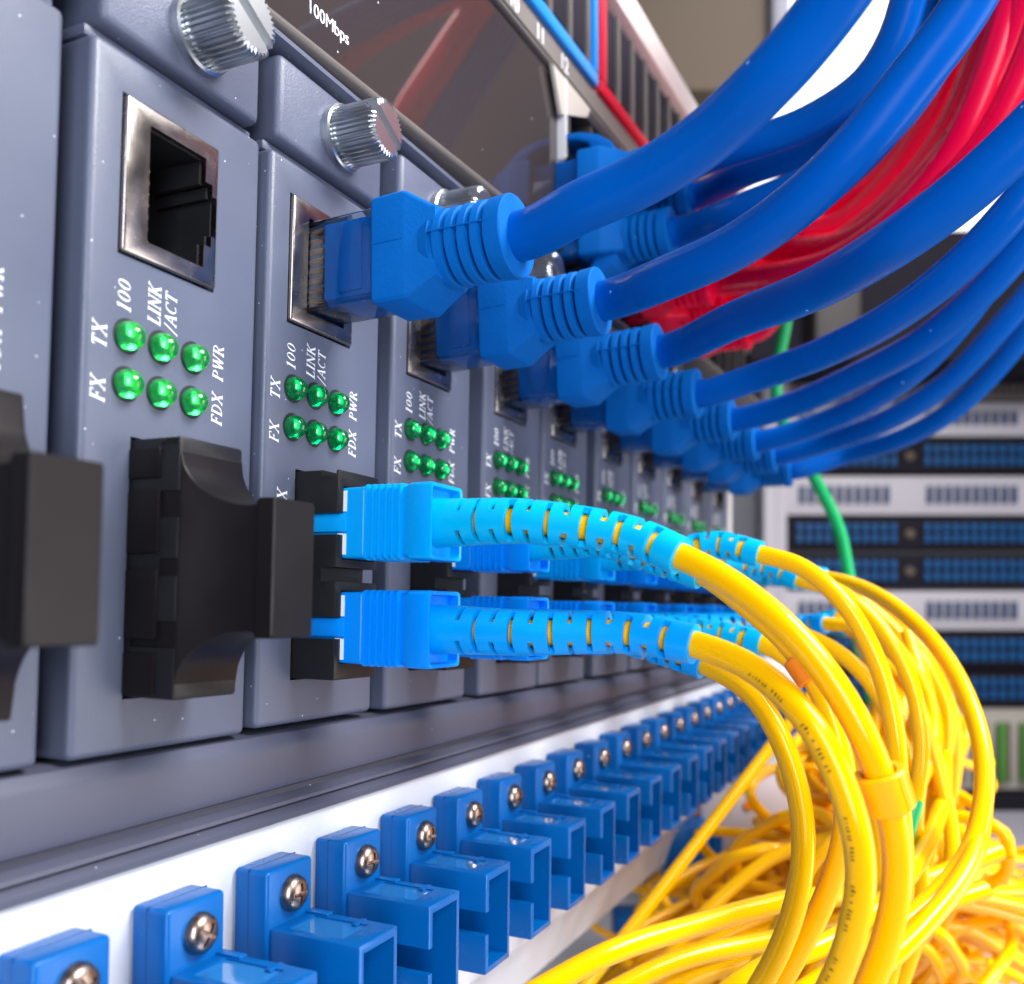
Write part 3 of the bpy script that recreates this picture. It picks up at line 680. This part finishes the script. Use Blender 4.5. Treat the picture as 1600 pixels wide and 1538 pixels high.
for i, (x_, y_, z_, dn) in enumerate(rs_):
    c = rps[i]
    c.location = Vector((x_, y_, z_))*S; c.rotation_euler = (0, math.radians(90 if dn else -90), 0)
    cable(c, 'cable', [end_of(c, 26), end_of(c, 31)]+[at(*q) for q in rpath[i]]+[mir(770+i*7, -40, 290+i*3), mir(700+i*7, 70, 305+i*3), mir(640+i*7, 160, 320+i*3), mir(575+i*7, 270, 340+i*3), mir(515+i*6, 400, 365+i*3)], 3.1, RED, 18, 2)
    tag(c, rl[i], 'network cable', GSR)

# clips on the cords
clip('cable_clip', YCLIP, cords[0], (1382, 1232, 96), 'yellow split ring clip on the thick upper cord', 4.0, 2.6)
clip('cable_clip', ORANGE, cords[2], (1262, 1045, 125), 'orange clip on the cord from the third card', 3.6, 2.35)

# ------------------------------------------------------------------ loose yellow cords and the tangle
def loose(pts, r, label, m=YELLOW, name='fiber_cable', cat='fiber cord', group='loose yellow cords below the adapter panel'):
    P_ = [at(*q) for q in pts]; o0 = sum(P_, Vector())/len(P_)
    mb = MB().sweep(spline([p-o0 for p in P_], 2.5), r, 16); o = mb.build(name, m, None, 60); o.location = o0*S
    return tag(o, label, cat, group)
loose([(1290,1060,235),(1235,1128,232),(1110,1290,226),(1010,1420,220),(900,1560,214)], 1.5, 'yellow cord running straight down to the left in front of the white panel edge')
loose([(1420,1180,210),(1330,1290,210),(1200,1345,212),(1080,1450,212),(1000,1560,212)], 1.55, 'yellow cord crossing diagonally below the straight one')
loose([(1560,1330,180),(1400,1390,172),(1230,1408,160),(1080,1448,150),(950,1490,142),(820,1560,136)], 1.75, 'thick yellow cord lying almost level to the bottom left')
loose([(1540,1390,190),(1380,1440,184),(1200,1470,176),(1050,1505,168),(900,1580,160)], 1.75, 'thick yellow cord under the level one near the bottom edge')
loose([(1478,1150,236),(1470,1260,190),(1400,1390,150),(1300,1470,140),(1180,1520,134),(1080,1600,130)], 1.6, 'yellow cord crossing behind the printed cord near the bottom')
loose([(1540,1190,170),(1520,1340,150),(1420,1470,138),(1300,1570,132),(1200,1660,130)], 1.6, 'yellow cord leaving the bottom edge right of the printed cord')
loose([(1238,380,296),(1236,450,298),(1224,525,300),(1213,580,302),(1216,640,304),(1245,700,306),(1285,770,308),(1312,830,310),(1326,900,312),(1340,1000,315),(1365,1100,318)], 1.9, 'bright green cable hanging behind the blue cables', GREEN, 'hanging_cable', 'cable', None)
loose([(1430,1250,170),(1400,1360,168),(1375,1440,166),(1350,1520,165),(1330,1600,165)], 1.5, 'short stretch of green cable between the yellow cords at the bottom', GREEN, 'hanging_cable', 'cable', None)
loose([(1490,1380,330),(1540,1420,330),(1590,1490,330),(1570,1540,330)], 1.4, 'pale yellow cord looping over the grey floor at the right', YELLOW)
tg = MB(); rnd = random.Random(11)
o0 = at(1350, 1420, 300)
for k in range(150):
    d = rnd.uniform(225, 420); uc = rnd.triangular(1060, 1560, 1330); vc = rnd.uniform(1330, 1560)
    if uc < 1200: vc = max(vc, 1340+(1200-uc)*.9)
    ra, rb_ = rnd.uniform(70, 190), rnd.uniform(25, 80)
    if uc+ra > 1600 and rnd.random() < .5: uc -= 120
    tl = rnd.uniform(-.75, .1) if rnd.random() < .75 else rnd.uniform(.1, .7); ph = rnd.random()*6
    top = vc-abs(ra*math.sin(tl))-rb_*abs(math.cos(tl)); vc += max(0, 1268+max(0, uc-1440)*.9-top)
    pts = []
    for q in range(11):
        an = q/10*2*math.pi+ph; w2 = 1+.12*math.sin(3*an+k)
        x_, y_ = math.cos(an)*ra*w2, math.sin(an)*rb_*w2
        pts.append(at(uc+x_*math.cos(tl)-y_*math.sin(tl), vc+x_*math.sin(tl)+y_*math.cos(tl), d+math.sin(an+k)*14))
    tg.sweep(spline([p-o0 for p in pts], 4), 1.5, 10)
for k in range(26):
    d = rnd.uniform(215, 330); v0 = rnd.uniform(1330, 1460)
    tg.sweep(spline([at(*q)-o0 for q in [(1640, v0+rnd.uniform(-40, 120), d+20), (1480, v0+rnd.uniform(-20, 50), d), (1330, v0+rnd.uniform(0, 60), d-10), (1180, v0+rnd.uniform(50, 120), d-10), (1030, v0+rnd.uniform(110, 190), d-10), (900, v0+rnd.uniform(200, 320), d)]], 4), 1.5, 10)
for k in range(16):
    d = rnd.uniform(185, 250); u0 = rnd.uniform(1330, 1430); e = rnd.uniform(1250, 1480)
    tg.sweep(spline([at(*q)-o0 for q in [(u0, 1000+rnd.uniform(-15, 40), d+25), (u0+rnd.uniform(20, 60), 1090, d+15), (u0+rnd.uniform(0, 80), 1220, d), (e, 1340, d), (e-60, 1450, d), (e-170, 1640, d)]], 4), 1.5, 10)
for k in range(44):
    d = rnd.uniform(250, 420); uc = rnd.uniform(1240, 1450); vc = rnd.uniform(1190, 1360); ra, rb_ = rnd.uniform(50, 120), rnd.uniform(25, 70); tl = rnd.uniform(-1.2, .4); ph = rnd.random()*6
    tg.sweep(spline([at(uc+math.cos(q/10*6.2832+ph)*ra*math.cos(tl)-math.sin(q/10*6.2832+ph)*rb_*math.sin(tl), vc+math.cos(q/10*6.2832+ph)*ra*math.sin(tl)+math.sin(q/10*6.2832+ph)*rb_*math.cos(tl), d+math.sin(q+k)*8)-o0 for q in range(11)], 4), 1.5, 10)
t_ = tg.build('cable_tangle', YELLOW, None, 60); t_.location = o0*S
tag(t_, 'blurred heap of tangled yellow fibre cords at the bottom right', 'cord tangle', kind='stuff')

# small bits under the white panel
def slab(name, u0, v0, u1, v1, d, th, m, label, cat, bev=1):
    a_ = at(u0, v1, d); b_ = at(u1, v0, d); wv = (at(u1, v1, d)-a_); hv = (at(u0, v0, d)-a_)
    c_ = (a_+b_)/2; o = thing(name, label, cat, c_) if name else None
    q = Matrix((r2, fw, u2)).transposed().to_quaternion()
    o.rotation_mode = 'QUATERNION'; o.rotation_quaternion = q
    return o, wv.length, hv.length
o, W_, H_ = slab('mounting_bracket', 1095, 1200, 1235, 1330, 300, 3, LGREY, 'pale bracket plate with an orange hole below the white panel', 'bracket')
MB().box(-W_/2, W_/2, 0, 3, -H_/2, H_/2, .6).build('plate', mat('bracket_grey', (.55, .52, .56), .5), o)
MB().lathe([(-.1, 1.6), (.3, 1.6), (.3, .6), (-.1, .6)], (1.2, -.2, 1.5), n=20).build('hole_ring', ORANGE, o)
o, W_, H_ = slab('splice_tray', 1040, 1290, 1132, 1385, 290, 14, ADAPT, 'blue plastic block half hidden behind the loose yellow cords', 'splice tray')
MB().box(-W_/2, W_/2*.55, 0, 14, -H_/2, H_/2, .8).box(W_/2*.6, W_/2, 2, 14, -H_/2, H_/2*.9, .8).build('tray_body', ADAPT, o)
o, W_, H_ = slab('cable_duct', 960, 1430, 1170, 1640, 420, 14, ADAPT, 'dark blue plastic duct behind the tangled cords at the bottom', 'cable duct')
MB().box(-W_/2, W_/2, 0, 14, -H_/2, H_/2, 1).build('duct_body', ADAPT, o)

# ------------------------------------------------------------------ things behind
def facing(o):
    q = Matrix((r2, fw, u2)).transposed().to_quaternion(); o.rotation_mode = 'QUATERNION'; o.rotation_quaternion = q
RD = 1120.
rk = thing('equipment_rack', 'blurred far rack of white and black patch panels with rows of blue ports', 'equipment rack', at(1400, 800, RD)); facing(rk)
k_ = RD/F
def rx(u): return (u-1400)*k_
def rz(v): return -(v-800)*k_
rows = [('w', 628, 682), ('k', 686, 740), ('w', 744, 805), ('k', 809, 860), ('k', 866, 920), ('w', 924, 985), ('k', 989, 1045), ('k', 1050, 1104)]
for kd, v0, v1 in rows:
    p = MB().box(rx(1228), rx(1900), 0, 60, rz(v1), rz(v0), 2).build('patch_panel', FWHITE if kd == 'w' else FDARK, rk)
    vm0, vm1 = (v0+16, v1-18) if kd == 'w' else (v0+9, v1-12)
    for u0, u1 in ((1243, 1402), (1442, 1600), (1640, 1800)):
        if kd == 'w': u0 += 4; u1 -= 6
        q = u0; g = MB()
        while q+12 < u1:
            for f0, f1 in (((0, .44), (.56, 1)) if kd == 'k' else ((0, 1),)): g.box(rx(q+1.5), rx(q+9.5), -5, 4, rz(vm0+(vm1-vm0)*f1), rz(vm0+(vm1-vm0)*f0), .8)
            q += 14.6
        g.build('port_row', FBLUE2 if kd == 'w' else FBLUE, p)
    if kd == 'k': MB().lathe([(-1, 6), (3, 5), (4, 2)], (rx(1421), 0, rz((v0+v1)/2)), n=14).build('badge', TAN, p)
MB().box(rx(1190), rx(1212), -10, 60, rz(1180), rz(480), 2).box(rx(1214), rx(1228), -4, 60, rz(1180), rz(480), 1).build('upright', FWHITE, rk)
MB().box(rx(1120), rx(1190), 10, 60, rz(1180), rz(560), 2).build('side_panel', mat('side_panel_grey', (.10, .10, .125), .5), rk)
gp = MB().box(rx(1228), rx(1900), 5, 60, rz(1236), rz(1108), 2).build('green_port_panel', BEIGE, rk)
g = MB()
for i in range(14): g.box(rx(1450+i*36), rx(1462+i*36), -6, 6, rz(1222), rz(1130), 2)
g.build('green_ports', FGREEN, gp); g = MB()
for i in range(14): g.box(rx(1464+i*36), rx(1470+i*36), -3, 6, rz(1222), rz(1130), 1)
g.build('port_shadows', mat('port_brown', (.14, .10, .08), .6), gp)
MB().box(rx(1100), rx(1900), -6, 60, rz(1284), rz(1240), 2).build('base_panel', FDARK, rk)
vp = MB().box(rx(1228), rx(1900), 0, 60, rz(624), rz(556), 2).build('vented_panel', mat('vent_brown_grey', (.20, .17, .16), .5), rk)
g = MB()
for i in range(60): g.box(rx(1240+i*11), rx(1246+i*11), -1, 4, rz(618), rz(592), 1)
g.build('vents', FDARK, vp)
db = thing('dark_shelf', 'dark shelf unit on top of the far rack, behind the blue cables', 'shelf', at(1450, 470, 1000)); facing(db)
kk = 1000/F
MB().box(-280*kk, 400*kk, 0, 200, -95*kk, 112*kk, 5).build('shelf_front', FDARK, db)
MB().box(-190*kk, -120*kk, -30, 0, -85*kk, 40*kk, 4).build('grey_door', mat('door_grey', (.07, .06, .06), .6), db)
bx = thing('wall_cabinet', 'blurred tan cabinet high in the background', 'cabinet', at(1110, 20, 900)); facing(bx)
kk = 900/F
MB().box(-190*kk, 90*kk, 0, 250, -122*kk, 260*kk, 6).build('cabinet_door', TAN, bx)
MB().box(92*kk, 122*kk, -10, 250, -122*kk, 260*kk, 6).build('cabinet_edge', mat('edge_grey', (.42, .42, .50), .5), bx)
lp = thing('glowing_backdrop', 'overexposed white backdrop, made to glow, behind the cables at the upper right', 'lamp', at(1400, 120, 1500)); facing(lp)
kk = 1500/F
MB().box(-420*kk, 420*kk, 0, 20, -330*kk, 400*kk, 4).build('backdrop_sheet', mat('glowing_white', (.9, .9, .9), .6, emis=(1, 1, 1, 1.6)), lp)  # plain white sheet given its own glow
fl = MB().box(-600, 3500, -1500, 1800, -420, -400).build('floor', FGREY, None, kind='structure')
bt = thing('work_table', 'pale grey table top beyond the yellow tangle at the right edge', 'table', at(1560, 1420, 620)); facing(bt)
kk = 620/F
MB().box(-420*kk, 500*kk, 0, 300, -400*kk, -28*kk, 4).build('table_top', mat('table_grey', (.46, .44, .50), .6), bt)
